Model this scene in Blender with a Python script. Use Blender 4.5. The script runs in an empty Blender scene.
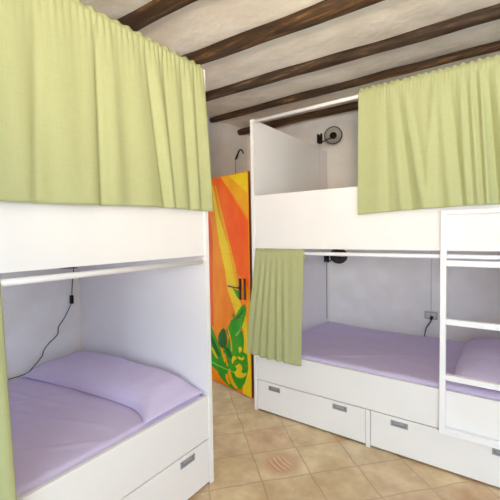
import bpy, bmesh, math, random
from mathutils import Vector, Matrix, noise
random.seed(4)
PI = math.pi
COL = bpy.context.scene.collection
H = 1.4

# ------------------------------------------------------------------ helpers
def link(o, parent=None):
    COL.objects.link(o)
    if parent is not None:
        o.parent = parent
    return o

def mesh_obj(name, bm, mats, parent=None, smooth=False):
    me = bpy.data.meshes.new(name)
    bmesh.ops.recalc_face_normals(bm, faces=bm.faces)
    bm.to_mesh(me); bm.free()
    if not isinstance(mats, (list, tuple)):
        mats = [mats]
    for m in mats:
        me.materials.append(m)
    if smooth:
        for p in me.polygons:
            p.use_smooth = True
    return link(bpy.data.objects.new(name, me), parent)

def empty(name, loc, rz=0.0):
    o = bpy.data.objects.new(name, None)
    o.location = loc; o.rotation_euler = (0, 0, rz)
    o.empty_display_size = .1
    return link(o)

def tag(o, label, cat, group=None):
    o['label'] = label; o['category'] = cat
    if group: o['group'] = group
    return o

def struct(o):
    o['kind'] = 'structure'
    return o

def box(bm, x0, x1, y0, y1, z0, z1, bevel=0.0, mi=0):
    t = bmesh.new()
    bmesh.ops.create_cube(t, size=1)
    for v in t.verts:
        v.co = Vector(((x0+x1)/2 + v.co.x*(x1-x0), (y0+y1)/2 + v.co.y*(y1-y0), (z0+z1)/2 + v.co.z*(z1-z0)))
    if bevel > 0:
        bmesh.ops.bevel(t, geom=t.edges[:], offset=bevel, segments=2, affect='EDGES', profile=.6)
    for f in t.faces: f.material_index = mi
    me = bpy.data.meshes.new('t'); t.to_mesh(me); t.free()
    bm.from_mesh(me); bpy.data.meshes.remove(me)
    return bm

def tube(bm, pts, r, seg=12, cap=True, mi=0):
    pts = [Vector(p) for p in pts]
    rs = r if isinstance(r, (list, tuple)) else [r]*len(pts)
    rings = []
    prev = None
    for i, p in enumerate(pts):
        a = pts[max(i-1, 0)]; b = pts[min(i+1, len(pts)-1)]
        d = (b-a).normalized()
        if prev is None:
            up = Vector((0, 0, 1)) if abs(d.z) < .9 else Vector((1, 0, 0))
            n = d.cross(up).normalized()
        else:
            n = (prev - d*prev.dot(d)).normalized()
        prev = n
        m = d.cross(n)
        rings.append([bm.verts.new(p + (n*math.cos(2*PI*k/seg) + m*math.sin(2*PI*k/seg))*rs[i]) for k in range(seg)])
    fs = []
    for a, b in zip(rings, rings[1:]):
        for k in range(seg):
            fs.append(bm.faces.new((a[k], a[(k+1) % seg], b[(k+1) % seg], b[k])))
    if cap:
        fs.append(bm.faces.new(rings[0][::-1])); fs.append(bm.faces.new(rings[-1]))
    for f in fs: f.material_index = mi
    return bm

def smooth_path(pts, n=6):
    pts = [Vector(p) for p in pts]
    out = []
    for i in range(len(pts)-1):
        p0 = pts[max(i-1, 0)]; p1 = pts[i]; p2 = pts[i+1]; p3 = pts[min(i+2, len(pts)-1)]
        for k in range(n):
            t = k/n
            out.append(.5*((2*p1)+(-p0+p2)*t+(2*p0-5*p1+4*p2-p3)*t*t+(-p0+3*p1-3*p2+p3)*t**3))
    out.append(pts[-1])
    return out

def lathe(bm, prof, origin, axis, seg=28, mi=0):
    """prof = list of (radius, distance along axis)"""
    ax = Vector(axis).normalized()
    up = Vector((0, 0, 1)) if abs(ax.z) < .9 else Vector((1, 0, 0))
    n = ax.cross(up).normalized(); m = ax.cross(n); o = Vector(origin)
    rings = []
    for r, d in prof:
        rings.append([bm.verts.new(o + ax*d + (n*math.cos(2*PI*k/seg)+m*math.sin(2*PI*k/seg))*max(r, .0004)) for k in range(seg)])
    for a, b in zip(rings, rings[1:]):
        for k in range(seg):
            f = bm.faces.new((a[k], a[(k+1) % seg], b[(k+1) % seg], b[k])); f.material_index = mi
    return bm

# ------------------------------------------------------------------ materials
def lin(c):
    return tuple(((v/255)/12.92 if v/255 <= .04045 else ((v/255+.055)/1.055)**2.4) for v in c) + (1,)

def new_mat(name, col, rough=.6, metal=0.0, spec=.4):
    m = bpy.data.materials.new(name); m.use_nodes = True
    b = m.node_tree.nodes['Principled BSDF']
    b.inputs['Base Color'].default_value = lin(col)
    b.inputs['Roughness'].default_value = rough
    b.inputs['Metallic'].default_value = metal
    b.inputs['Specular IOR Level'].default_value = spec
    return m

def add_noise(m, c1, c2, scale, bump=0.0, dist=.01, detail=4, stretch=(1, 1, 1), ramp=(.35, .65), rough=.5):
    nt = m.node_tree; N = nt.nodes; L = nt.links
    b = N['Principled BSDF']
    tc = N.new('ShaderNodeTexCoord'); mp = N.new('ShaderNodeMapping')
    mp.inputs['Scale'].default_value = stretch
    L.new(tc.outputs['Object'], mp.inputs['Vector'])
    no = N.new('ShaderNodeTexNoise'); no.inputs['Scale'].default_value = scale
    no.inputs['Detail'].default_value = detail; no.inputs['Roughness'].default_value = rough
    L.new(mp.outputs[0], no.inputs['Vector'])
    cr = N.new('ShaderNodeValToRGB')
    cr.color_ramp.elements[0].position = ramp[0]; cr.color_ramp.elements[1].position = ramp[1]
    cr.color_ramp.elements[0].color = lin(c1); cr.color_ramp.elements[1].color = lin(c2)
    L.new(no.outputs['Fac'], cr.inputs['Fac'])
    L.new(cr.outputs['Color'], b.inputs['Base Color'])
    if bump > 0:
        bu = N.new('ShaderNodeBump'); bu.inputs['Strength'].default_value = bump; bu.inputs['Distance'].default_value = dist
        L.new(no.outputs['Fac'], bu.inputs['Height']); L.new(bu.outputs['Normal'], b.inputs['Normal'])
    return m

M_white = new_mat('white_lacquer', (238, 236, 234), .5, 0, .3)
add_noise(M_white, (238, 237, 237), (241, 240, 240), 3)
M_ladder = new_mat('ladder_paint', (245, 245, 248), .3)
M_dark_gap = new_mat('shadow_gap', (120, 118, 116), .8)
M_wall = add_noise(new_mat('plaster_wall', (228, 224, 218), .85), (236, 233, 228), (244, 242, 238), 5, .35, .02, 5)
M_ceil = add_noise(new_mat('plaster_ceiling', (222, 214, 200), .9), (232, 225, 213), (243, 238, 229), 4.2, .8, .035, 6)
M_fab = None
def cloth(name, c1, c2, weave=520, trans=0.0, crumple=6, cb=.25):
    m = new_mat(name, c1, .9, 0, .15)
    nt = m.node_tree; N = nt.nodes; L = nt.links; b = N['Principled BSDF']
    tc = N.new('ShaderNodeTexCoord')
    mp = N.new('ShaderNodeMapping'); mp.inputs['Scale'].default_value = (1, 1, .12); L.new(tc.outputs['Object'], mp.inputs['Vector'])
    n1 = N.new('ShaderNodeTexNoise'); n1.inputs['Scale'].default_value = 180; n1.inputs['Detail'].default_value = 2; L.new(mp.outputs[0], n1.inputs['Vector'])
    mp2 = N.new('ShaderNodeMapping'); mp2.inputs['Scale'].default_value = (.12, .12, 1); L.new(tc.outputs['Object'], mp2.inputs['Vector'])
    n2 = N.new('ShaderNodeTexNoise'); n2.inputs['Scale'].default_value = 180; n2.inputs['Detail'].default_value = 2; L.new(mp2.outputs[0], n2.inputs['Vector'])
    mul = N.new('ShaderNodeMath'); mul.operation = 'ADD'; L.new(n1.outputs['Fac'], mul.inputs[0]); L.new(n2.outputs['Fac'], mul.inputs[1])
    cr = N.new('ShaderNodeValToRGB'); cr.color_ramp.elements[0].position = .35; cr.color_ramp.elements[1].position = .65
    cr.color_ramp.elements[0].color = lin(c1); cr.color_ramp.elements[1].color = lin(c2)
    half = N.new('ShaderNodeMath'); half.operation = 'MULTIPLY'; half.inputs[1].default_value = .5; L.new(mul.outputs[0], half.inputs[0])
    L.new(half.outputs[0], cr.inputs['Fac']); L.new(cr.outputs['Color'], b.inputs['Base Color'])
    n3 = N.new('ShaderNodeTexNoise'); n3.inputs['Scale'].default_value = crumple; n3.inputs['Detail'].default_value = 3; L.new(tc.outputs['Object'], n3.inputs['Vector'])
    b1 = N.new('ShaderNodeBump'); b1.inputs['Strength'].default_value = cb; b1.inputs['Distance'].default_value = .03; L.new(n3.outputs['Fac'], b1.inputs['Height'])
    b2 = N.new('ShaderNodeBump'); b2.inputs['Strength'].default_value = .06; b2.inputs['Distance'].default_value = .002; L.new(half.outputs[0], b2.inputs['Height'])
    L.new(b1.outputs['Normal'], b2.inputs['Normal']); L.new(b2.outputs['Normal'], b.inputs['Normal'])
    if trans:
        tr = N.new('ShaderNodeBsdfTranslucent'); mix = N.new('ShaderNodeMixShader'); mix.inputs[0].default_value = trans
        L.new(cr.outputs['Color'], tr.inputs['Color']); L.new(b.outputs[0], mix.inputs[1]); L.new(tr.outputs[0], mix.inputs[2])
        L.new(mix.outputs[0], N['Material Output'].inputs['Surface'])
    return m
M_green = cloth('pale_green_linen', (188, 193, 142), (193, 198, 149), trans=.15, crumple=4, cb=.12)
M_purple = cloth('lilac_cotton', (213, 201, 232), (217, 206, 236), crumple=5, cb=.35)
M_handle = new_mat('satin_metal', (168, 168, 172), .45, .2)
M_hdark = new_mat('handle_recess', (140, 140, 146), .5, .1)
M_black = new_mat('black_metal', (22, 20, 20), .4, .2)
M_reflect = new_mat('lamp_reflector', (190, 186, 178), .4, .1)
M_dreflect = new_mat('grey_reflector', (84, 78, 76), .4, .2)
M_cord = new_mat('dark_cord', (38, 32, 34), .5)
M_wcord0 = None
M_wcord = new_mat('pale_conduit', (214, 210, 204), .5)
M_sock = new_mat('socket_plastic', (176, 172, 172), .5)
M_sockd = new_mat('socket_insert', (204, 202, 202), .5)
M_iron = new_mat('rusty_iron', (60, 22, 14), .5, .3)
M_glass = new_mat('window_glass', (255, 255, 255), .02); M_glass.node_tree.nodes['Principled BSDF'].inputs['Transmission Weight'].default_value = 1
M_shade = new_mat('lampshade_opal', (250, 240, 220), .6)

# log wood: dark brown with ochre streaks running along X
def wood(name, dark, mid, light):
    m = new_mat(name, mid, .65)
    nt = m.node_tree; N = nt.nodes; L = nt.links; b = N['Principled BSDF']
    tc = N.new('ShaderNodeTexCoord'); mp = N.new('ShaderNodeMapping'); mp.inputs['Scale'].default_value = (.9, 9, 9)
    L.new(tc.outputs['Object'], mp.inputs['Vector'])
    n = N.new('ShaderNodeTexNoise'); n.inputs['Scale'].default_value = 3; n.inputs['Detail'].default_value = 7; n.inputs['Roughness'].default_value = .62
    n.inputs['Distortion'].default_value = .4
    L.new(mp.outputs[0], n.inputs['Vector'])
    cr = N.new('ShaderNodeValToRGB'); e = cr.color_ramp.elements
    e[0].position = .38; e[0].color = lin(dark); e[1].position = .72; e[1].color = lin(light)
    k = e.new(.55); k.color = lin(mid)
    L.new(n.outputs['Fac'], cr.inputs['Fac']); L.new(cr.outputs['Color'], b.inputs['Base Color'])
    bu = N.new('ShaderNodeBump'); bu.inputs['Strength'].default_value = .6; bu.inputs['Distance'].default_value = .012
    L.new(n.outputs['Fac'], bu.inputs['Height']); L.new(bu.outputs['Normal'], b.inputs['Normal'])
    return m
M_log = wood('dark_log', (46, 31, 18), (74, 52, 30), (150, 108, 62))
M_log2 = wood('weathered_log', (44, 32, 22), (76, 56, 38), (132, 110, 84))

# terracotta floor, tiles laid diagonally
def floor_mat():
    m = new_mat('clay_tiles', (200, 165, 120), .5, 0, .4)
    nt = m.node_tree; N = nt.nodes; L = nt.links; b = N['Principled BSDF']
    tc = N.new('ShaderNodeTexCoord')
    mp = N.new('ShaderNodeMapping'); mp.vector_type = 'TEXTURE'
    mp.inputs['Location'].default_value = (-1.30, 1.787, 0)
    mp.inputs['Rotation'].default_value = (0, 0, math.radians(-42.2))
    L.new(tc.outputs['Object'], mp.inputs['Vector'])
    wob = N.new('ShaderNodeTexNoise'); wob.inputs['Scale'].default_value = 6; wob.inputs['Detail'].default_value = 2
    L.new(mp.outputs[0], wob.inputs['Vector'])
    ws = N.new('ShaderNodeVectorMath'); ws.operation = 'SUBTRACT'; ws.inputs[1].default_value = (.5, .5, .5)
    L.new(wob.outputs['Color'], ws.inputs[0])
    wm = N.new('ShaderNodeVectorMath'); wm.operation = 'SCALE'; wm.inputs['Scale'].default_value = .026
    L.new(ws.outputs[0], wm.inputs[0])
    wa = N.new('ShaderNodeVectorMath'); wa.operation = 'ADD'; L.new(mp.outputs[0], wa.inputs[0]); L.new(wm.outputs[0], wa.inputs[1])
    br = N.new('ShaderNodeTexBrick'); br.offset = 0; br.squash = 1
    br.inputs['Scale'].default_value = 1; br.inputs['Brick Width'].default_value = .262; br.inputs['Row Height'].default_value = .294
    br.inputs['Mortar Size'].default_value = .0065; br.inputs['Mortar Smooth'].default_value = .5; br.inputs['Bias'].default_value = 0
    br.inputs['Color1'].default_value = (0, 0, 0, 1); br.inputs['Color2'].default_value = (1, 1, 1, 1); br.inputs['Mortar'].default_value = (.5, .5, .5, 1)
    L.new(wa.outputs[0], br.inputs['Vector'])
    cr = N.new('ShaderNodeValToRGB'); e = cr.color_ramp.elements
    cr.color_ramp.interpolation = 'LINEAR'
    e[0].position = 0; e[0].color = lin((208, 184, 142)); e[1].position = 1; e[1].color = lin((214, 176, 148))
    for p, c in ((.25, (222, 202, 160)), (.5, (202, 164, 130)), (.75, (214, 198, 166))):
        k = e.new(p); k.color = lin(c)
    L.new(br.outputs['Color'], cr.inputs['Fac'])
    n = N.new('ShaderNodeTexNoise'); n.inputs['Scale'].default_value = 5.5; n.inputs['Detail'].default_value = 8; n.inputs['Roughness'].default_value = .6
    L.new(tc.outputs['Object'], n.inputs['Vector'])
    c2 = N.new('ShaderNodeValToRGB'); e = c2.color_ramp.elements
    e[0].position = .36; e[0].color = lin((182, 146, 108)); e[1].position = .64; e[1].color = lin((234, 214, 178))
    k = e.new(.5); k.color = lin((208, 180, 144))
    L.new(n.outputs['Fac'], c2.inputs['Fac'])
    mx = N.new('ShaderNodeMix'); mx.data_type = 'RGBA'; mx.inputs[0].default_value = .55
    L.new(cr.outputs[0], mx.inputs[6]); L.new(c2.outputs[0], mx.inputs[7])
    # the one tile with red curved scratches (local cell 0..0.262, 0..0.294)
    sx = N.new('ShaderNodeSeparateXYZ'); L.new(mp.outputs[0], sx.inputs[0])
    def mth(op, a, bb=None):
        q = N.new('ShaderNodeMath'); q.operation = op
        for i, v in enumerate((a, bb)):
            if v is None: continue
            if isinstance(v, (int, float)): q.inputs[i].default_value = v
            else: L.new(v, q.inputs[i])
        return q.outputs[0]
    def ramp(v, a, c, d0, d1):
        q = N.new('ShaderNodeMapRange'); L.new(v, q.inputs[0]); q.interpolation_type = 'SMOOTHSTEP'
        q.inputs[1].default_value = a; q.inputs[2].default_value = c; q.inputs[3].default_value = d0; q.inputs[4].default_value = d1
        return q.outputs[0]
    dx = mth('SUBTRACT', sx.outputs[0], .13); dy = mth('SUBTRACT', sx.outputs[1], .15)
    dist = mth('SQRT', mth('ADD', mth('MULTIPLY', dx, dx), mth('MULTIPLY', dy, dy)))
    blob = ramp(dist, .05, .15, .75, 0)
    blobn = mth('MULTIPLY', blob, ramp(n.outputs['Fac'], .35, .6, .25, 1))
    rx = mth('SUBTRACT', sx.outputs[0], .05); ry = mth('SUBTRACT', sx.outputs[1], .40)
    rad = mth('SQRT', mth('ADD', mth('MULTIPLY', rx, rx), mth('MULTIPLY', ry, ry)))
    wv = mth('SINE', mth('MULTIPLY', rad, 2*PI/.03))
    arc = mth('MULTIPLY', ramp(wv, .2, .8, 0, 1), ramp(dist, .05, .09, 1, 0))
    m1 = N.new('ShaderNodeMix'); m1.data_type = 'RGBA'; L.new(blobn, m1.inputs[0]); L.new(mx.outputs[2], m1.inputs[6]); m1.inputs[7].default_value = lin((184, 122, 98))
    m2 = N.new('ShaderNodeMix'); m2.data_type = 'RGBA'; L.new(arc, m2.inputs[0]); L.new(m1.outputs[2], m2.inputs[6]); m2.inputs[7].default_value = lin((224, 186, 150))
    mo = N.new('ShaderNodeMix'); mo.data_type = 'RGBA'; L.new(mth('MULTIPLY', br.outputs['Fac'], .5), mo.inputs[0]); L.new(m2.outputs[2], mo.inputs[6]); mo.inputs[7].default_value = lin((178, 154, 124))
    L.new(mo.outputs[2], b.inputs['Base Color'])
    hgt = mth('SUBTRACT', mth('MULTIPLY', n.outputs['Fac'], .25), br.outputs['Fac'])
    bu = N.new('ShaderNodeBump'); bu.inputs['Strength'].default_value = .35; bu.inputs['Distance'].default_value = .004
    L.new(hgt, bu.inputs['Height']); L.new(bu.outputs['Normal'], b.inputs['Normal'])
    return m
M_floor = floor_mat()

# ------------------------------------------------------------------ room shell
XL, XR, YB, YF, ZC = -2.66, 2.3, -2.0, 3.67, 2.675
T = .12
bm = bmesh.new(); box(bm, XL-T, XR+T, YB-T, YF+T, -.1, 0); struct(mesh_obj('floor', bm, M_floor))

def bumpy(bm, amp, freq, axis, seed):
    for v in bm.verts:
        p = v.co*freq + Vector((seed, seed*1.7, 0))
        v.co[axis] += amp*noise.noise(p)

bm = bmesh.new()
nx, ny = 70, 80
g = [[bm.verts.new((XL-T+(XR-XL+2*T)*i/nx, YB-T+(YF-YB+2*T)*j/ny, ZC)) for j in range(ny+1)] for i in range(nx+1)]
for row in g:
    for v in row:
        v.co.z += .012*noise.noise(v.co*2.2)+.004*noise.noise(v.co*7)
gt = [[bm.verts.new((g[i][j].co.x, g[i][j].co.y, ZC+.14)) for j in (0, ny)] for i in (0, nx)]
for i in range(nx):
    for j in range(ny):
        bm.faces.new((g[i][j], g[i+1][j], g[i+1][j+1], g[i][j+1]))
bm.faces.new((gt[0][0], gt[1][0], gt[1][1], gt[0][1]))
struct(mesh_obj('ceiling', bm, M_ceil, smooth=True))

# left wall with the doorway behind the left bunk (y 1.74 - 2.62)
DY0, DY1, DZ = 1.735, 2.625, 1.93
bm = bmesh.new()
box(bm, XL-T, XL, YB-T, DY0, 0, ZC+.02); box(bm, XL-T, XL, DY1, YF+T, 0, ZC+.02); box(bm, XL-T, XL, DY0, DY1, DZ, ZC+.02)
struct(mesh_obj('wall_left', bm, M_wall))
bm = bmesh.new(); box(bm, XL, XR, YF, YF+T, 0, ZC+.02); struct(mesh_obj('wall_far', bm, M_wall))
# unseen back and right walls, each with an added window
def wall_with_hole(name, axis, pos, a0, a1, h0, h1, z0, z1):
    bm = bmesh.new()
    def b(p0, p1, q0, q1):
        if axis == 'y': box(bm, p0, p1, pos-T, pos, q0, q1)
        else: box(bm, pos, pos+T, p0, p1, q0, q1)
    b(a0, h0, 0, ZC+.02); b(h1, a1, 0, ZC+.02); b(h0, h1, 0, z0); b(h0, h1, z1, ZC+.02)
    return struct(mesh_obj(name, bm, M_wall))
wall_with_hole('wall_back', 'y', YB, XL, XR, -.1, 2.15, .12, 2.3)
wall_with_hole('wall_right', 'x', XR, YB-T, YF+T, -1.85, 1.2, .12, 2.3)
def window(name, axis, pos, h0, h1, z0, z1):
    root = struct(empty(name, (0, 0, 0)))
    bm = bmesh.new(); f = .05
    def b(p0, p1, q0, q1, m=bm, t0=.03, t1=.07):
        if axis == 'y': box(m, p0, p1, pos-t1, pos-t0, q0, q1)
        else: box(m, pos+t0, pos+t1, p0, p1, q0, q1)
    b(h0, h0+f, z0, z1); b(h1-f, h1, z0, z1); b(h0+f, h1-f, z0, z0+f); b(h0+f, h1-f, z1-f, z1)
    c = (h0+h1)/2; b(c-.03, c+.03, z0+f, z1-f)
    mesh_obj('window_frame', bm, M_white, root)
    bm = bmesh.new()
    b(h0+f, c-.03, z0+f, z1-f, bm, .048, .052); b(c+.03, h1-f, z0+f, z1-f, bm, .048, .052)
    mesh_obj('window_pane', bm, M_glass, root)
window('added_window_1', 'y', YB, -.1, 2.15, .12, 2.3)  # added back window, out of view, as a light source
window('added_window_2', 'x', XR, -1.85, 1.2, .12, 2.3)  # added right window, unseen, lets in world light

# doorway frame (trim_1) and an added short corridor beyond it, unseen, holding a fill light
bm = bmesh.new()
box(bm, XL-T, XL+.012, DY0-.0, DY0+.03, 0, DZ); box(bm, XL-T, XL+.0, DY1-.03+.0, DY1, 0, DZ); box(bm, XL-T, XL+.012, DY0+.03, DY1-.03, DZ-.03, DZ)
struct(mesh_obj('trim_1', bm, M_log))
bm = bmesh.new()
box(bm, XL-T-1.3, XL-T-1.2, DY0-.4, DY1+.4, 0, 2.3); box(bm, XL-T-1.2, XL-T, DY0-.4, DY0-.3, 0, 2.3); box(bm, XL-T-1.2, XL-T, DY1+.3, DY1+.4, 0, 2.3)
box(bm, XL-T-1.3, XL-T, DY0-.4, DY1+.4, 2.3, 2.4); box(bm, XL-T-1.3, XL-T, DY0-.4, DY1+.4, -.1, -.001)
struct(mesh_obj('wall_corridor', bm, M_wall))

# ------------------------------------------------------------------ ceiling logs
def log(xl, yl, xr, yr, r, z, seed, mat, label, ripple=.012):
    # axis from left end to right end, irregular round section
    bm = bmesh.new(); n = 70; seg = 18; rings = []
    for i in range(n+1):
        t = i/n
        x = xl+(xr-xl)*t
        yc = yl+(yr-yl)*t + .02*noise.noise(Vector((x*.9, seed, 0)))
        zc = z + .012*noise.noise(Vector((x*.9, seed, 9)))
        rr = r*(1+.16*noise.noise(Vector((x*1.6, seed, 3))))
        if i == 0: rr *= .86
        rings.append([])
        for k in range(seg):
            a = 2*PI*k/seg
            q = rr*(1+.16*noise.noise(Vector((x*2.5, math.cos(a)*1.2+seed, math.sin(a)*1.2)))+.03*noise.noise(Vector((x*11, math.cos(a)*3+seed, math.sin(a)*3))))
            rings[-1].append(bm.verts.new((x, yc+q*math.cos(a), zc+q*math.sin(a))))
    for a, b in zip(rings, rings[1:]):
        for k in range(seg):
            bm.faces.new((a[k], a[(k+1) % seg], b[(k+1) % seg], b[k]))
    bm.faces.new(rings[0]); bm.faces.new(rings[-1][::-1])
    o = mesh_obj('ceiling_beam', bm, mat, smooth=True)
    tag(o, label, 'beam', 'round timber beams under the ceiling')
    return o
ZB = 2.655
log(XL+.01, 1.34, XR-.01, 1.53, .052, ZB, 1.3, M_log, 'brown timber ceiling beam nearest the camera, top left above the big green curtain')
log(XL+.01, 1.865, XR-.01, 2.08, .052, ZB-.008, 4.1, M_log, 'thick reddish brown ceiling beam, second from the camera, ending above the left bunk corner')
log(XL+.01, 2.465, XR-.01, 2.64, .042, ZB-.006, 7.7, M_log2, 'grey brown weathered ceiling beam in the middle of the ceiling, third from the camera')
log(XL+.01, 2.99, XR-.01, 3.03, .032, ZB-.016, 9.2, M_log, 'dark brown ceiling beam running just above the right bunk top rail')
log(XL+.01, 3.48, XR-.01, 3.50, .038, ZB-.037, 12.5, M_log, 'farthest brown ceiling beam beside the far wall, partly behind the right bunk')

# ------------------------------------------------------------------ bunks (built in a local frame: X along length, -Y = front, z up)
def make_bunk(name, length, depth, drawers, zb, zg, zt, dz, label, rz, loc, rod_r=.0125):
    """front plane y=0, body goes to y=+depth; x=0 outer face of the end panel nearest the door"""
    root = empty(name, loc, rz)
    tag(root, label, 'bunk bed')
    t = .028
    for x0 in (0, length-t):
        bm = bmesh.new(); box(bm, x0, x0+t, 0, depth, 0, zt, .002); mesh_obj('end_panel', bm, M_white, root)
    bm = bmesh.new(); box(bm, t, length-t, .006, .026, 1.283, zg, .002); mesh_obj('guard_panel', bm, M_white, root)
    bm = bmesh.new(); box(bm, t, length-t, .006, .026, dz+.006, zb, .002); mesh_obj('bed_front', bm, M_white, root)
    bm = bmesh.new(); box(bm, t, length-t, .026, depth, 1.30, 1.318, 0); mesh_obj('upper_deck', bm, M_white, root)
    bm = bmesh.new(); box(bm, t, length-t, .026, depth, .272, .29, 0); mesh_obj('lower_deck', bm, M_white, root)
    for z in (1.250, zt-.014):
        bm = bmesh.new(); tube(bm, [(t-.004, .014, z), (length-t+.004, .014, z)], rod_r, 16)
        r = mesh_obj('curtain_rod', bm, M_ladder, root, smooth=True)
        for x, s in ((t, 1), (length-t, -1)):
            bm = bmesh.new()
            lathe(bm, [(.0, .008), (rod_r+.006, .008), (rod_r+.006, 0), (0, 0)], (x, .014, z), (s, 0, 0), 16)
            mesh_obj('rod_socket', bm, M_white, r)
    for (a, b, hs) in drawers:
        bm = bmesh.new(); box(bm, a, b, .006, .024, .014, dz, .0025)
        box(bm, a+.01, b-.01, .024, depth-.1, .02, .18)
        d = mesh_obj('drawer', bm, M_white, root)
        for h in hs:
            bm = bmesh.new()
            w, hh = .05, .017; zc = dz-.038
            box(bm, h-w, h+w, .001, .0075, zc+hh-.005, zc+hh, .001); box(bm, h-w, h+w, .001, .0075, zc-hh, zc-hh+.005, .001)
            box(bm, h-w, h-w+.007, .001, .0075, zc-hh, zc+hh, .001); box(bm, h+w-.007, h+w, .001, .0075, zc-hh, zc+hh, .001)
            box(bm, h-w+.005, h+w-.005, .0045, .0068, zc-hh+.004, zc+hh-.004, 0, 1)
            box(bm, h-w+.02, h+w-.02, .0025, .005, zc-.002, zc+.008, .0, 0)
            q = mesh_obj('handle', bm, [M_handle, M_hdark], d); q['label'] = 'grey metal recessed handle'
    for (a0, b0, _), (a1, b1, _) in zip(drawers, drawers[1:]):
        bm = bmesh.new(); box(bm, b0+.004, a1-.004, .0, .2, 0, dz+.001, .001); mesh_obj('divider', bm, M_white, root)
    bm = bmesh.new(); box(bm, t, length-t, depth-.2, depth-.18, .02, .27); mesh_obj('back_rail', bm, M_white, root)
    return root

# right bunk: X_world = -1.62 + lx ; front y = 2.27
RX0, RY = -1.618, 2.27
bunkR = make_bunk('bunk_bed', 1.84, 1.385,
    [(.030, .880, [.185, .707]), (.915, 1.808, [1.09, 1.615])], .482, 1.688, 2.268, .243,
    'white panelled bunk bed standing against the far wall on the right, ladder at its front', 0, (RX0, RY, 0))
# left bunk: its length runs along -Y world; front faces +X
LX, LY = -1.334, 1.465
bunkL = make_bunk('bunk_bed', 1.84, 1.31,
    [(.030, .90, [.195, .72]), (.925, 1.808, [1.1, 1.6])], .503, 1.688, 2.282, .256,
    'white panelled bunk bed against the left wall, nearest the camera, without a ladder', 0, (0, 0, 0))
# local (lx, ly) -> world (LX - ly, LY - lx): mirror of axes realised by baking
for ch in [c for c in bpy.data.objects if c.parent == bunkL or (c.parent and c.parent.parent == bunkL)]:
    for v in ch.data.vertices:
        x, y, z = v.co
        v.co = (-y, -x, z)
    ch.data.flip_normals()
bunkL.location = (LX, LY, 0)

# ------------------------------------------------------------------ ladder
def ladder():
    x0, x1 = -.305, .131; yb, yf = RY, RY-.03
    root = tag(empty('bunk_ladder', ((x0+x1)/2, (yb+yf)/2, .235)), 'white ladder with flat rungs fixed upright to the front of the right bunk', 'ladder')
    off = Vector((-(x0+x1)/2, -(yb+yf)/2, -.235))
    def part(n, *a):
        bm = bmesh.new(); box(bm, *a, .003)
        bmesh.ops.translate(bm, verts=bm.verts, vec=off)
        mesh_obj(n, bm, M_ladder, root)
    zt, zb = 1.508, .240
    part('stile', x0, x0+.030, yf, yb, zb, zt); part('stile', x1-.030, x1, yf, yb, zb, zt)
    part('top_bar', x0+.030, x1-.030, yf, yb, zt-.023, zt)
    for z in (1.215, .887, .57):
        part('rung', x0+.030, x1-.030, yf, yb, z-.016, z+.016)
    part('bottom_bar', x0+.030, x1-.030, yf, yb, zb, zb+.034)
ladder()

# ------------------------------------------------------------------ bedding
def grid_closed(name, nu, nv, top, bot, mat, sub=0):
    """top(u,v), bot(u,v) -> Vector in [0,1]^2, they meet on the border"""
    bm = bmesh.new()
    a = [[bm.verts.new(top(i/nu, j/nv)) for j in range(nv+1)] for i in range(nu+1)]
    b = [[bm.verts.new(bot(i/nu, j/nv)) for j in range(nv+1)] for i in range(nu+1)]
    for i in range(nu):
        for j in range(nv):
            bm.faces.new((a[i][j], a[i+1][j], a[i+1][j+1], a[i][j+1]))
            bm.faces.new((b[i][j+1], b[i+1][j+1], b[i+1][j], b[i][j]))
    for i in range(nu):
        bm.faces.new((a[i][0], b[i][0], b[i+1][0], a[i+1][0])); bm.faces.new((a[i+1][nv], b[i+1][nv], b[i][nv], a[i][nv]))
    for j in range(nv):
        bm.faces.new((a[0][j+1], b[0][j+1], b[0][j], a[0][j])); bm.faces.new((a[nu][j], b[nu][j], b[nu][j+1], a[nu][j+1]))
    bmesh.ops.remove_doubles(bm, verts=bm.verts, dist=1e-5)
    return mesh_obj(name, bm, mat, smooth=True)

def mattress(to_world, W, D, zf, zbk, seed, label, crease=(), zend=0.0):
    """u along length W, v from front (0) to back (1) over D"""
    R = .045
    def top(u, v):
        x, y = u*W, v*D
        # remap for finer samples near the border
        z = zf+(zbk-zf)*v
        e = min(x, W-x, y, D-y)
        if e < R: z -= R-math.sqrt(max(R*R-(R-e)**2, 0))
        k = min(1, e/.08)
        z += k*(.007*noise.noise(Vector((x*3, y*3, seed)))+.004*noise.noise(Vector((x*9, y*5, seed))))
        for (x0, y0, x1, y1, w, a) in crease:
            dx, dy = x1-x0, y1-y0; L2 = dx*dx+dy*dy
            tt = ((x-x0)*dx+(y-y0)*dy)/L2
            d = abs((x-x0)*dy-(y-y0)*dx)/math.sqrt(L2)
            if -.1 < tt < 1.1:
                f = min(1, (tt+.1)/.2, (1.1-tt)/.2)
                z += k*a*f*math.exp(-(d/w)**2)
        z += zend*math.exp(-(x/.25)**2)
        return to_world(x, y, z)
    def bot(u, v):
        return to_world(u*W, v*D, .292)
    o = grid_closed('mattress', 130, 96, top, bot, M_purple)
    tag(o, label, 'mattress')
    return o
# left: u along -Y from end panel inner face; v from board backwards (-X)
lw = lambda x, y, z: Vector((LX-.028-y, 1.434-x, z))
mattress(lw, 1.77, 1.275, .513, .468, 3.1, 'mattress under a lilac cover in the lower level of the left bunk',
    [(.45, .35, .62, 1.2, .012, .006), (.5, .1, .75, .9, .014, .007), (.55, .0, .9, .35, .012, .006), (.42, .7, .95, 1.1, .012, .005)])
rw = lambda x, y, z: Vector((RX0+.031+x, RY+.028+y, z))
mattress(rw, 1.775, 1.345, .500, .412, 8.4, 'mattress under a lilac cover in the lower level of the right bunk',
    [(.5, .1, 1.1, .6, .015, .005), (.8, .9, 1.4, .7, .02, .005)], .018)

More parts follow.
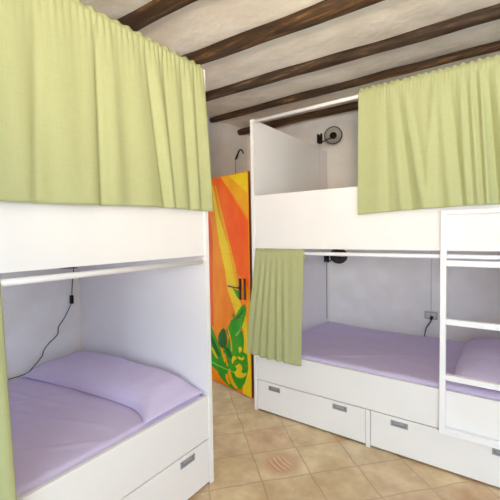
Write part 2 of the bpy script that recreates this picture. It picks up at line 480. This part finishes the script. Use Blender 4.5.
def pillow(name, frame, Lx, Wy, zbase, hgt, seed, label, mod=None):
    def h(u, v):
        a = abs(2*u-1); b = abs(2*v-1)
        return max(0, (1-a**3.2))**.5*max(0, (1-b**2.6))**.55
    def pos(u, v, s):
        # slightly pinched corners
        a = 2*u-1; b = 2*v-1
        x = a*Lx/2*(1-.05*abs(b)**3); y = b*Wy/2*(1-.07*abs(a)**4)
        hh = h(u, v)
        z = (hgt*hh if s > 0 else -.0*hh)
        if s > 0:
            z += .014*hh*noise.noise(Vector((x*5, y*7, seed)))+.006*hh*noise.noise(Vector((x*14, y*10, seed)))
            if mod: z += mod(a, b)*hh
        return frame(x, y, z)
    o = grid_closed(name, 72, 44, lambda u, v: pos(u, v, 1), lambda u, v: pos(u, v, -1), M_purple)
    return tag(o, label, 'pillow')
# left pillow lies across the mattress against the end panel
def left_pillow():
    def pos(u, v, top):
        x = -2.605+u*1.238                      # wall end -> open end
        y0 = 1.00+.10*math.sin(min(1, u*1.15)*PI/2)-.075*max(0, (u-.82)/.18)**2
        y1 = 1.430-.012*(1-u)
        bow = abs(2*v-1)
        y = y0+(y1-y0)*v
        zb = .519-.042*((-1.362-x)/1.275)
        ends = (1-abs(max(0, (u-.80)/.20))**1.7*.97)*(1-max(0, (.16-u)/.16)**2.2*.97)
        ends = max(ends, 0)**.75
        prof = max(0, 1-abs(2*v-1)**3.4)**.55
        hgt = (.088+.028*v+.012*math.sin(u*5.2-.6))*prof*ends
        hgt += (.010*noise.noise(Vector((x*5, y*8, 2.2)))+.005*noise.noise(Vector((x*15, y*12, 7)))-.006*math.exp(-((u*.9+v*.3-.72)/.035)**2))*prof*ends
        if v > .5: hgt = max(hgt, .030*ends*(v-.5)*2)
        return Vector((x, y, zb+(max(hgt, 0) if top else -.001)))
    o = grid_closed('pillow', 90, 44, lambda u, v: pos(u, v, True), lambda u, v: pos(u, v, False), M_purple)
    tag(o, 'long lilac pillow at the head of the left bunk, against the end panel', 'pillow')
left_pillow()
def rf(x, y, z):
    wx = -.042+x; wy = 2.965+y
    zb = .500-.088*((wy-RY-.028)/1.345)+.014
    return Vector((wx, wy, zb+z))
pillow('pillow', rf, .45, 1.2, .5, .125, 5.5, 'lilac pillow on the right bunk mattress, seen through the ladder')

# ------------------------------------------------------------------ curtains
def curtain(frame, W, ztop, zbot, folds, seed, label, name='curtain', header=.006, hp=.035, amp=.010, flare=None, lean=.0, hem=None, rod=.0125, base=.012, head_h=.016, nu=None):
    """frame(s, out, z) -> world. s along rod, out = distance in front of the rod centre"""
    nu = nu or int(W/.0035)
    rr = rod+.0035
    prof = [(-rr-.001, -.05), (-rr, -.025), (-rr, 0), (-rr*.75, rr*.75), (-.003, rr+.004), (-.002, rr+head_h), (.002, rr+head_h), (.003, rr+.004), (rr*.75, rr*.75), (rr, 0), (rr, -.02)]
    n2 = 54
    bm = bmesh.new(); cols = []
    for i in range(nu+1):
        s = W*i/nu
        col = []
        # header ripple
        ph = s/hp*2*PI + 1.7*noise.noise(Vector((s*7, seed, 0)))
        rip = header*(.55+.45*noise.noise(Vector((s*9, seed, 5))))*math.sin(ph)
        htop = .006*noise.noise(Vector((s*26, seed, 2)))+.004*math.sin(ph)
        for o, dz in prof:
            k = 1 if o > 0 else .0
            zz = ztop+dz+(htop if dz > rr+.006 else 0)
            oo = o + (abs(rip) if o >= rr*.7 else (-abs(rip)*.5 if o <= -rr*.7 else rip*.6))
            col.append(bm.verts.new(frame(s, oo, zz)))
        zs = ztop-.02
        hb = zbot(s) if callable(zbot) else zbot
        for j in range(1, n2+1):
            t = j/n2
            z = zs+(hb-zs)*t
            fall = math.exp(-t*11)
            out = rr+abs(rip)*fall+lean*t
            g = 1-math.exp(-t*5)
            sd = 0
            for (st, sb, w, a, a2) in folds:
                sc = st+(sb-st)*t
                ww = w*(1+.35*t)
                out_ = math.exp(-((s-sc)/ww)**2)
                out += (a+(a2-a)*t)*out_*(g*.85+.15)
            out += amp*g*(.5+.5*noise.noise(Vector((s*5.5+t*.6, t*1.1, seed))))
            out += amp*.22*g*noise.noise(Vector((s*13+t, t*1.4, seed+4)))
            ds = flare(s/W, t) if flare else 0
            # small rumples near the heading
            out += .0035*fall*noise.noise(Vector((s*40, t*14, seed)))
            col.append(bm.verts.new(frame(s+ds, max(out, rr*.9), z)))
        cols.append(col)
    for a, b in zip(cols, cols[1:]):
        for k in range(len(a)-1):
            bm.faces.new((a[k], a[k+1], b[k+1], b[k]))
    o = mesh_obj(name, bm, M_green, smooth=True)
    md = o.modifiers.new('thick', 'SOLIDIFY'); md.thickness = .0016; md.offset = 0
    tag(o, label, 'curtain')
    return o
rodL = LX-.014; rodR = RY+.014
fL = lambda s, o, z: Vector((rodL+o, LY-.016-s, z))       # s runs towards the camera
fR = lambda x0: (lambda s, o, z: Vector((x0+s, rodR-o, z)))
# big upper left curtain
curtain(fL, 1.70, 2.268, lambda s: 1.521+.006*math.sin(s*5),
    [(.03, -.01, .03, .012, .016), (.075, .070, .012, -.006, -.006), (.11, .095, .022, .016, .014), (.165, .140, .012, -.006, -.008), (.22, .19, .03, .012, .020), (.28, .245, .012, -.006, -.010), (.335, .262, .026, .016, .026),
     (.385, .298, .012, -.010, -.018), (.45, .40, .05, .014, .022), (.56, .56, .03, .010, .016), (.622, .628, .010, -.010, -.012), (.66, .67, .03, .010, .014), (.78, .74, .06, .008, .018), (.84, .88, .015, -.005, -.006), (.92, .90, .04, .010, .014), (1.05, 1.0, .06, .012, .014), (1.2, 1.15, .05, .012, .014), (1.45, 1.5, .06, .012, .014)],
    1.0, 'large pale green curtain on the top rod of the left bunk', amp=.010, header=.0065, hp=.055,
    flare=lambda u, t: -.022*t*max(0, 1-u*8), lean=.008)
# left lower curtain, only its edge is in view
curtain(lambda s, o, z: Vector((rodL+o, .462-s, z)), .36, 1.250, .44,
    [(.02, .01, .02, .012, .018), (.08, .08, .02, .014, .02), (.14, .15, .02, .012, .02), (.21, .2, .02, .014, .02), (.28, .29, .02, .012, .02)],
    6.0, 'pale green curtain bunched on the lower rod of the left bunk, at the left edge', amp=.01, lean=.03, hp=.03)
# upper right curtain
def hemR(s):
    return 1.502+.014*math.sin(s*3.2+.3)*(.6)+.022*min(1, s/.7)
curtain(fR(-.775), .985, 2.262, hemR,
    [(.015, .0, .02, .004, .002), (.12, .13, .030, .006, .012), (.165, .19, .012, -.004, -.006), (.20, .27, .022, .010, .022), (.235, .32, .012, -.004, -.010), (.27, .385, .020, .014, .032), (.345, .43, .024, .010, .016), (.43, .40, .018, .016, .008), (.455, .52, .022, .012, .022), (.50, .58, .012, -.006, -.01),
     (.555, .60, .018, .020, .022), (.60, .65, .014, .026, .030), (.645, .69, .012, .028, .036), (.675, .735, .010, -.010, -.014), (.71, .78, .02, .022, .03), (.80, .84, .02, .02, .02), (.88, .9, .02, .02, .02), (.95, .95, .02, .02, .02)],
    11.0, 'wide pale green curtain on the top rod of the right bunk, above the ladder', amp=.010, header=.0045, hp=.037, lean=.012)
# lower right curtain
curtain(fR(-1.588), .42, 1.250, lambda s: .462-.010*(s/.42)+.004*math.sin(s*30),
    [(.03, -.01, .018, .012, .022), (.075, .05, .014, .014, .026), (.12, .11, .014, .016, .028), (.165, .165, .014, .016, .030), (.215, .235, .014, .018, .032), (.265, .29, .018, .012, .024), (.34, .34, .03, .008, .012)],
    16.0, 'narrow pale green curtain gathered at the left end of the right bunk lower rod', amp=.012, header=.006, hp=.026, lean=.030,
    flare=lambda u, t: -.055*t*max(0, 1-u*1.6)-.02*t*max(0, u-.5))

# ------------------------------------------------------------------ painted door leaf, open, hinged on the left wall
HX, HY = -2.648, 2.600
ang = math.atan2(2.428-HY, -1.778-HX)
DL = math.hypot(2.428-HY, -1.778-HX)+.046
door = struct(empty('door_1', (HX, HY, 0), ang))      # local x along leaf, -y faces camera
def paint(name, c1, c2):
    return add_noise(new_mat(name, c1, .6, 0, .15), c1, c2, 9, .15, .003, 4, (1, 1, .35))
P = [paint('paint_orange', (240, 124, 6), (246, 148, 10)), paint('paint_yellow', (232, 196, 14), (240, 205, 30)), paint('paint_deep_orange', (240, 86, 2), (244, 108, 4)),
     paint('paint_amber', (236, 158, 14), (240, 170, 22)), paint('paint_red_orange', (228, 84, 4), (238, 104, 6)), paint('paint_green', (44, 148, 22), (70, 162, 28)),
     paint('paint_dark_green', (32, 96, 34), (40, 110, 40)), paint('paint_lime', (120, 190, 70), (130, 200, 80)), new_mat('paint_edge', (92, 50, 26), .6)]
bm = bmesh.new(); box(bm, 0, DL, -.018, .002, .008, 1.912, .002, 0)
for f in bm.faces:
    if f.normal.x > .9 or f.calc_center_median().x > DL-.001: f.material_index = 8
mesh_obj('door_leaf', bm, P, door)
polys = [
 (4, [(.0, 1.905), (.36, 1.905), (.40, 1.815), (.415, 1.437), (.40, .866), (.40, .53), (.0, .50)]),
 (2, [(.425, 1.90), (.545, 1.905), (.88, 1.494), (.88, .921), (.742, 1.062)]),
 (3, [(.546, 1.905), (.645, 1.905), (.88, 1.73), (.88, 1.527)]),
 (1, [(.645, 1.905), (.88, 1.905), (.88, 1.73)]),
 (0, [(.362, 1.871), (.409, 1.866), (.459, 1.575), (.51, 1.296), (.576, 1.088), (.613, .89), (.705, .702), (.728, .545), (.587, .518), (.481, .876), (.419, 1.295), (.383, 1.578)]),
 (3, [(.459, 1.84), (.478, 1.84), (.56, 1.571), (.656, 1.298), (.728, 1.059), (.80, .86), (.762, .817), (.688, 1.059), (.626, 1.298), (.534, 1.571)]),
 (1, [(.409, 1.866), (.440, 1.823), (.510, 1.571), (.626, 1.298), (.688, 1.059), (.762, .817), (.849, .672), (.875, .577), (.883, .012), (.78, .012), (.808, .56), (.705, .702), (.613, .89), (.576, 1.088), (.51, 1.296), (.459, 1.575)]),
 (3, [(.84, .80), (.884, .86), (.884, .30), (.85, .52)]),
 (3, [(.05, 1.9), (.12, 1.9), (.2, .9), (.1, .6), (.04, .9)]), (1, [(.2, 1.9), (.24, 1.9), (.33, .9), (.26, .7)]),
 (0, [(.0, .16), (.36, .064), (.512, .012), (.0, .012)]),
 (5, [(.234, .651), (.345, .551), (.42, .438), (.493, .329), (.579, .256), (.633, .139), (.602, .056), (.485, .098), (.363, .143), (.216, .166), (.1, .2), (.14, .45)]),
 (5, [(.573, .525), (.61, .565), (.633, .6), (.65, .635), (.676, .644), (.668, .67), (.663, .696), (.684, .692), (.704, .666), (.726, .705), (.746, .735), (.78, .775), (.814, .798), (.839, .775), (.835, .74), (.824, .703), (.812, .66), (.796, .628), (.769, .57), (.785, .55), (.794, .531), (.805, .49), (.805, .453), (.79, .379), (.842, .373), (.852, .288), (.850, .24), (.837, .196), (.809, .117), (.754, .04), (.684, .016), (.615, .016), (.543, .039), (.455, .09), (.489, .214), (.522, .317), (.598, .409), (.615, .477)]),
 (6, [(.467, .448), (.48, .48), (.499, .501), (.52, .525), (.544, .538), (.562, .52), (.572, .497), (.584, .46), (.584, .425), (.572, .385), (.553, .352), (.509, .352), (.48, .365), (.465, .39)]),
 (7, [(.0, .205), (.217, .200), (.332, .190), (.488, .176), (.69, .173), (.689, .163), (.472, .162), (.332, .176), (.216, .184), (.0, .188)]),
 (1, [(.691, .229), (.747, .27), (.775, .255), (.786, .235), (.770, .2), (.79, .192), (.837, .215), (.825, .185), (.797, .158), (.756, .14), (.716, .135), (.69, .145), (.676, .169), (.70, .19), (.715, .21)]),
 (3, [(.62, .192), (.632, .15), (.646, .115), (.68, .075), (.727, .038), (.686, .025), (.65, .045), (.617, .079), (.598, .11), (.59, .146)]),
 (1, [(.737, .403), (.755, .42), (.778, .421), (.785, .40), (.777, .385), (.749, .361)]),
 (3, [(.50, .34), (.52, .35), (.565, .25), (.55, .22)]), (3, [(.545, .30), (.56, .32), (.60, .21), (.585, .19)]),
 (3, [(.60, .56), (.625, .53), (.655, .44), (.66, .36), (.645, .35), (.638, .44), (.612, .51)]),
 (6, [(.70, .64), (.712, .66), (.775, .72), (.80, .755), (.79, .72), (.74, .66)]),
 (7, [(.70, .50), (.715, .53), (.755, .56), (.775, .61), (.77, .56), (.73, .51)]),
 (1, [(.80, .35), (.79, .33), (.77, .325), (.74, .33), (.72, .32), (.745, .305), (.785, .305), (.81, .325)]),
 (1, [(.655, .30), (.67, .315), (.70, .32), (.715, .30), (.69, .285), (.675, .27), (.66, .24), (.65, .26)]),
 (6, [(.56, .36), (.60, .37), (.64, .33), (.65, .28), (.61, .30), (.585, .33)]),
 (6, [(.27, .54), (.32, .50), (.42, .37), (.50, .26), (.47, .26), (.36, .38), (.29, .48)]),
 (1, [(.36, .33), (.40, .31), (.46, .24), (.44, .235), (.39, .28)]),
 (3, [(.56, .12), (.60, .135), (.60, .08), (.63, .045), (.60, .045), (.565, .08)]),
 (5, [(.684, .924), (.72, .91), (.777, .889), (.776, .837), (.736, .849)]),
]
bm = bmesh.new()
for i, (mi, pl) in enumerate(polys):
    y = -.0182-.00028*(i+1)
    vs = [bm.verts.new((min(x*1.05, DL-.003), y, z)) for x, z in pl]
    f = bm.faces.new(vs); f.material_index = mi
    r = bmesh.ops.extrude_face_region(bm, geom=[f])
    for v in r['geom']:
        if isinstance(v, bmesh.types.BMVert): v.co.y += .0002*(i+1)
    for g_ in r['geom']:
        if isinstance(g_, bmesh.types.BMFace): g_.material_index = mi
bmesh.ops.triangulate(bm, faces=bm.faces[:])
mu = mesh_obj('mural', bm, P, door); mu['label'] = 'orange and yellow rays with green leaves painted on the door'
# horizontal board joints
bm = bmesh.new()
for z in (.27, .66, .78, 1.06, 1.22, 1.80):
    box(bm, .01, DL-.01, -.0248, -.0242, z-.0007, z+.0007)
mesh_obj('board_joint', bm, P[4], door)
bm = bmesh.new()
box(bm, .800, .822, -.030, -.018, .832, 1.014, .001)
hd = mesh_obj('lock_plate', bm, M_iron, door)
bm = bmesh.new(); tube(bm, smooth_path([(.811, -.028, .935), (.811, -.05, .937), (.80, -.058, .938), (.74, -.058, .940), (.690, -.056, .944)]), [.006]*25, 10)
mesh_obj('door_handle', bm, M_iron, hd, smooth=True)
bm = bmesh.new(); box(bm, .862, .878, -.028, -.018, .838, 1.018, .001); mesh_obj('latch_plate', bm, M_iron, door)
bm = bmesh.new()
for z in (.3, 1.0, 1.65):
    tube(bm, [(.004, 0.008, z-.05), (.004, .008, z+.05)], .006, 10); box(bm, .0, .06, .002, .005, z-.04, z+.04)
mesh_obj('hinge', bm, M_iron, door)

# ------------------------------------------------------------------ small fittings
# iron hook high on the left wall above the door
bm = bmesh.new()
W = XL
def onw(y, z, o=.02): return (W+o, y, z)
pts = smooth_path([onw(3.425, 2.29, .0), onw(3.42, 2.31, .025), onw(3.425, 2.345, .035), onw(3.445, 2.385, .04), onw(3.48, 2.405, .042), onw(3.515, 2.395, .04), onw(3.53, 2.365, .04)], 6)
tube(bm, pts, [.011-.003*min(1, i/30) for i in range(len(pts))], 8)
lathe(bm, [(.0, .006), (.016, .006), (.018, 0)], onw(3.425, 2.29, -.02), (1, 0, 0), 14)
hk = tag(mesh_obj('wall_hook', bm, M_black, smooth=True), 'curved black iron hook on the left wall above the painted door', 'hook')
bm = bmesh.new(); tube(bm, smooth_path([onw(3.42, 2.32, .012), onw(3.405, 2.27, .01), onw(3.412, 2.2, .008), onw(3.41, 2.0, .006)]), .0025, 6)
c = mesh_obj('cord', bm, M_cord, hk)

def wall_lamp(px, py, mz, center, axis, rad, label, down_to, cordx):
    root = tag(empty('reading_lamp', (px, py, mz)), label, 'lamp')
    o = Vector((px, py, mz)); ax = Vector(axis).normalized(); cc = Vector(center)-o
    bm = bmesh.new()                                 # bracket on the end panel
    box(bm, .0, .012, -.028, .028, -.045, .045, .003); box(bm, .012, .03, -.012, .012, -.02, .02, .003)
    lathe(bm, [(0, -.05), (.011, -.05), (.013, 0), (.011, .05), (0, .05)], (.035, 0, .0), (0, 0, 1), 12)
    mesh_obj('bracket', bm, M_black, root, smooth=False)
    bm = bmesh.new(); tube(bm, smooth_path([Vector((.035, 0, -.03)), Vector((.06, -.002, -.032)), cc*.5+Vector((.01, 0, -.02)), cc-ax*.045], 5), .006, 8)
    mesh_obj('arm', bm, M_black, root, smooth=True)
    bm = bmesh.new()
    R_ = rad
    lathe(bm, [(.0, -.055), (.022, -.055), (.026, -.03), (.03, -.02), (.6*R_, -.008), (.92*R_, .018), (R_, .03), (R_+.004, .032), (R_+.003, .036), (R_-.005, .034)], cc, ax, 32, 0)
    lathe(bm, [(R_-.005, .034), (.88*R_, .02), (.55*R_, -.002), (.02, -.012), (.0, -.012)], cc, ax, 32, 1)
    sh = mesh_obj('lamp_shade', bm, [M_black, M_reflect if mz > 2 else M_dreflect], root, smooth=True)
    bm = bmesh.new(); lathe(bm, [(.018, -.01), (.020, .0), (.030, .012), (.036, .026), (.028, .05), (.0, .056)], cc, ax, 20)
    mesh_obj('bulb', bm, M_black, sh, smooth=True)
    bm = bmesh.new(); tube(bm, smooth_path([(.02, .01, -.04), (.012, .02, -.07), (cordx, .03, -.12), (cordx, .03, down_to-mz)], 5), .0025, 6)
    mesh_obj('cord', bm, M_cord if mz < 2 else M_wcord, root)
ex = RX0+.028
wall_lamp(ex, 3.43, 2.35, (ex+.115, 3.55, 2.385), (.35, -.93, .05), .088, 'black reading lamp with round shade in the upper right bunk', 1.36, .004)
wall_lamp(ex, 3.58, 1.125, (ex+.165, 3.56, 1.163), (.25, -.9, -.35), .085, 'black reading lamp under the upper deck of the right bunk, half behind the rod', .46, .004)

# socket on far wall, in the lower right bunk
so = tag(empty('wall_socket', (-.572, YF, .605)), 'grey rectangular wall socket above the right mattress', 'socket')
bm = bmesh.new(); box(bm, -.055, .055, -.012, 0, -.036, .036, .003); mesh_obj('plate', bm, M_sock, so)
bm = bmesh.new(); box(bm, -.04, -.003, -.015, -.011, -.024, .024, .002); box(bm, .003, .04, -.015, -.011, -.024, .024, .002); mesh_obj('switch_insert', bm, M_sockd, so)
bm = bmesh.new(); lathe(bm, [(0, .03), (.012, .03), (.014, 0)], (.008, -.014, -.014), (0, -1, -.3), 14); 
tube(bm, smooth_path([(.008, -.04, -.02), (.004, -.045, -.05), (-.03, -.04, -.11), (-.045, -.03, -.16), (-.05, -.02, -.20)], 5), .0048, 8)
tag(mesh_obj('power_cord', bm, M_cord, smooth=True), 'short black power cord plugged into the wall socket of the right bunk', 'cord').location = so.location
bm = bmesh.new(); tube(bm, [(-.572, YF-.006, .641), (-.572, YF-.006, 1.29)], .003, 8)
tag(mesh_obj('conduit', bm, M_wcord, smooth=True), 'thin pale conduit rising on the far wall from the socket', 'conduit')

# left bunk: small lamp under the deck with hanging cord and inline switch
WX = XL+.012
lroot = tag(empty('reading_lamp', (WX-.012, 1.33, 1.235)), 'dark wall lamp tucked under the upper deck of the left bunk, cord with inline switch', 'lamp')
bm = bmesh.new(); box(bm, 0, .014, -.03, .03, -.035, .035, .003); tube(bm, [(.014, 0, 0), (.05, .0, .0), (.07, -.005, -.02)], .006, 8)
mesh_obj('bracket', bm, M_black, lroot)
bm = bmesh.new(); lathe(bm, [(0, -.03), (.018, -.03), (.022, -.01), (.06, .015), (.066, .028), (.064, .03), (.055, .016), (.0, -.005)], (.08, -.008, -.035), (.1, -.1, -1), 26)
mesh_obj('lamp_shade', bm, M_black, lroot, smooth=True)
wp = [(1.397, 1.20), (1.400, 1.162), (1.385, 1.05), (1.378, .96), (1.372, .90), (1.315, .80), (1.27, .742), (1.262, .69), (1.20, .64), (1.163, .60), (1.148, .56), (1.09, .505), (1.04, .478), (.93, .475), (.86, .468), (.6, .465)]
bm = bmesh.new(); tube(bm, smooth_path([(.02, 0.03, -.03)]+[(.014 if z > .5 else .03, y-1.33, z-1.235) for y, z in wp], 5), .0028, 8)
mesh_obj('cord', bm, M_cord, lroot, smooth=True)
bm = bmesh.new(); box(bm, .006, .026, 1.362-1.33, 1.386-1.33, .895-1.235, .960-1.235, .005); mesh_obj('inline_switch', bm, M_black, lroot)

# ------------------------------------------------------------------ lights
def area(name, loc, target, sx, sy, power, col):
    l = bpy.data.lights.new(name, 'AREA'); l.shape = 'RECTANGLE'; l.size = sx; l.size_y = sy; l.energy = power; l.color = col
    o = bpy.data.objects.new(name, l); COL.objects.link(o); o.location = loc
    d = Vector(target)-Vector(loc); o.rotation_euler = d.to_track_quat('-Z', 'Y').to_euler()
    return o
area('added_window_light', (1.02, YB+.02, 1.2), (.3, 3, 1.1), 2.1, 2.1, 98, (.68, .85, 1.0))  # added soft fill just inside the added back window, stands in for daylight
area('corridor_fill', (XL-.8, 2.17, 1.1), (0, 2.17, 1.0), .85, 1.8, 18, (.62, .82, 1.0))  # added fill in the closed corridor, brightens the door and nearby floor
# two added uplighter floor lamps out of view, turned towards the ceiling as fill
def uplighter(x, y, tx, ty, power, spread, col, label):
    root = tag(empty('added_floor_lamp', (x, y, 0)), label, 'lamp', None)
    bm = bmesh.new(); lathe(bm, [(0, .0), (.14, 0), (.14, .015), (.02, .03), (0, .03)], (0, 0, 0), (0, 0, 1), 28); mesh_obj('base', bm, M_black, root)
    bm = bmesh.new(); tube(bm, [(0, 0, .02), (0, 0, 1.56)], .011, 12); mesh_obj('pole', bm, M_black, root, smooth=True)
    d = (Vector((tx, ty, ZC))-Vector((x, y, 1.62))).normalized()
    bm = bmesh.new(); lathe(bm, [(0, -.03), (.05, -.02), (.13, .045), (.17, .11), (.175, .11), (.13, .035), (.05, -.03), (0, -.04)], (0, 0, 1.6), d, 28)
    mesh_obj('lamp_shade', bm, M_white, root, smooth=True)
    l = bpy.data.lights.new('fill_uplight', 'AREA'); l.shape = 'DISK'; l.size = .22; l.energy = power; l.color = col; l.spread = math.radians(spread)  # fill light of the added floor lamp, brightens the ceiling
    o = bpy.data.objects.new('fill_uplight', l); COL.objects.link(o); o.location = Vector((x, y, 1.6))+d*.07
    o.rotation_euler = d.to_track_quat('-Z', 'Y').to_euler()
uplighter(1.7, .6, 1.0, 1.0, 14, 120, (.85, .92, 1.0), 'added, unseen white uplighter floor lamp standing to the right of the camera')
uplighter(.4, -.7, -.8, 1.6, 13, 82, (1, .74, .48), 'added, unseen white uplighter floor lamp standing behind the camera')

# added round ceiling lamp for warm fill, unseen behind the camera
cl = tag(empty('added_ceiling_lamp', (.5, -.4, ZC-.01)), 'added, unseen round opal ceiling lamp behind the camera', 'lamp')
bm = bmesh.new(); lathe(bm, [(0, 0), (.12, 0), (.12, .02), (.0, .02)], (0, 0, 0), (0, 0, -1), 28); mesh_obj('base', bm, M_white, cl)
M_em = bpy.data.materials.new('lit_glass'); M_em.use_nodes = True
b = M_em.node_tree.nodes['Principled BSDF']; b.inputs['Emission Color'].default_value = (1, .88, .7, 1); b.inputs['Emission Strength'].default_value = 6
bm = bmesh.new(); lathe(bm, [(.11, .02), (.15, .05), (.15, .09), (.10, .13), (0, .14)], (0, 0, 0), (0, 0, -1), 28); mesh_obj('lamp_shade', bm, M_em, cl, smooth=True)
pl = bpy.data.lights.new('fill_bulb_light', 'POINT'); pl.energy = 2; pl.color = (1, .88, .72); pl.shadow_soft_size = .18  # added warm fill below the unseen ceiling lamp
po = bpy.data.objects.new('fill_bulb_light', pl); COL.objects.link(po); po.location = (.5, -.4, 2.25)

w = bpy.data.worlds.new('World'); bpy.context.scene.world = w; w.use_nodes = True
bg = w.node_tree.nodes['Background']; bg.inputs[0].default_value = (.75, .85, 1, 1); bg.inputs[1].default_value = 1.5

# ------------------------------------------------------------------ camera
sc = bpy.context.scene
cam = bpy.data.cameras.new('camera'); co = bpy.data.objects.new('camera', cam); COL.objects.link(co)
F, yaw, p, r = 357.902758, .624610704, .0467313569, -.0169346529
f = Vector((-math.sin(yaw)*math.cos(p), math.cos(yaw)*math.cos(p), -math.sin(p)))
rt = Vector((math.cos(yaw), math.sin(yaw), 0)); up = rt.cross(f)
r2 = math.cos(r)*rt+math.sin(r)*up; u2 = -math.sin(r)*rt+math.cos(r)*up
M = Matrix((( r2.x, u2.x, -f.x, 0), (r2.y, u2.y, -f.y, 0), (r2.z, u2.z, -f.z, H), (0, 0, 0, 1)))
co.matrix_world = M
cam.sensor_width = 36; cam.sensor_fit = 'HORIZONTAL'; cam.lens = F/500*36; cam.clip_start = .02
sc.camera = co
sc.cycles.max_bounces = 16; sc.cycles.diffuse_bounces = 14
sc.view_settings.view_transform = 'Standard'; sc.view_settings.look = 'None'; sc.view_settings.gamma = 1
sc.view_settings.use_curve_mapping = False; sc.view_settings.exposure = 0.03
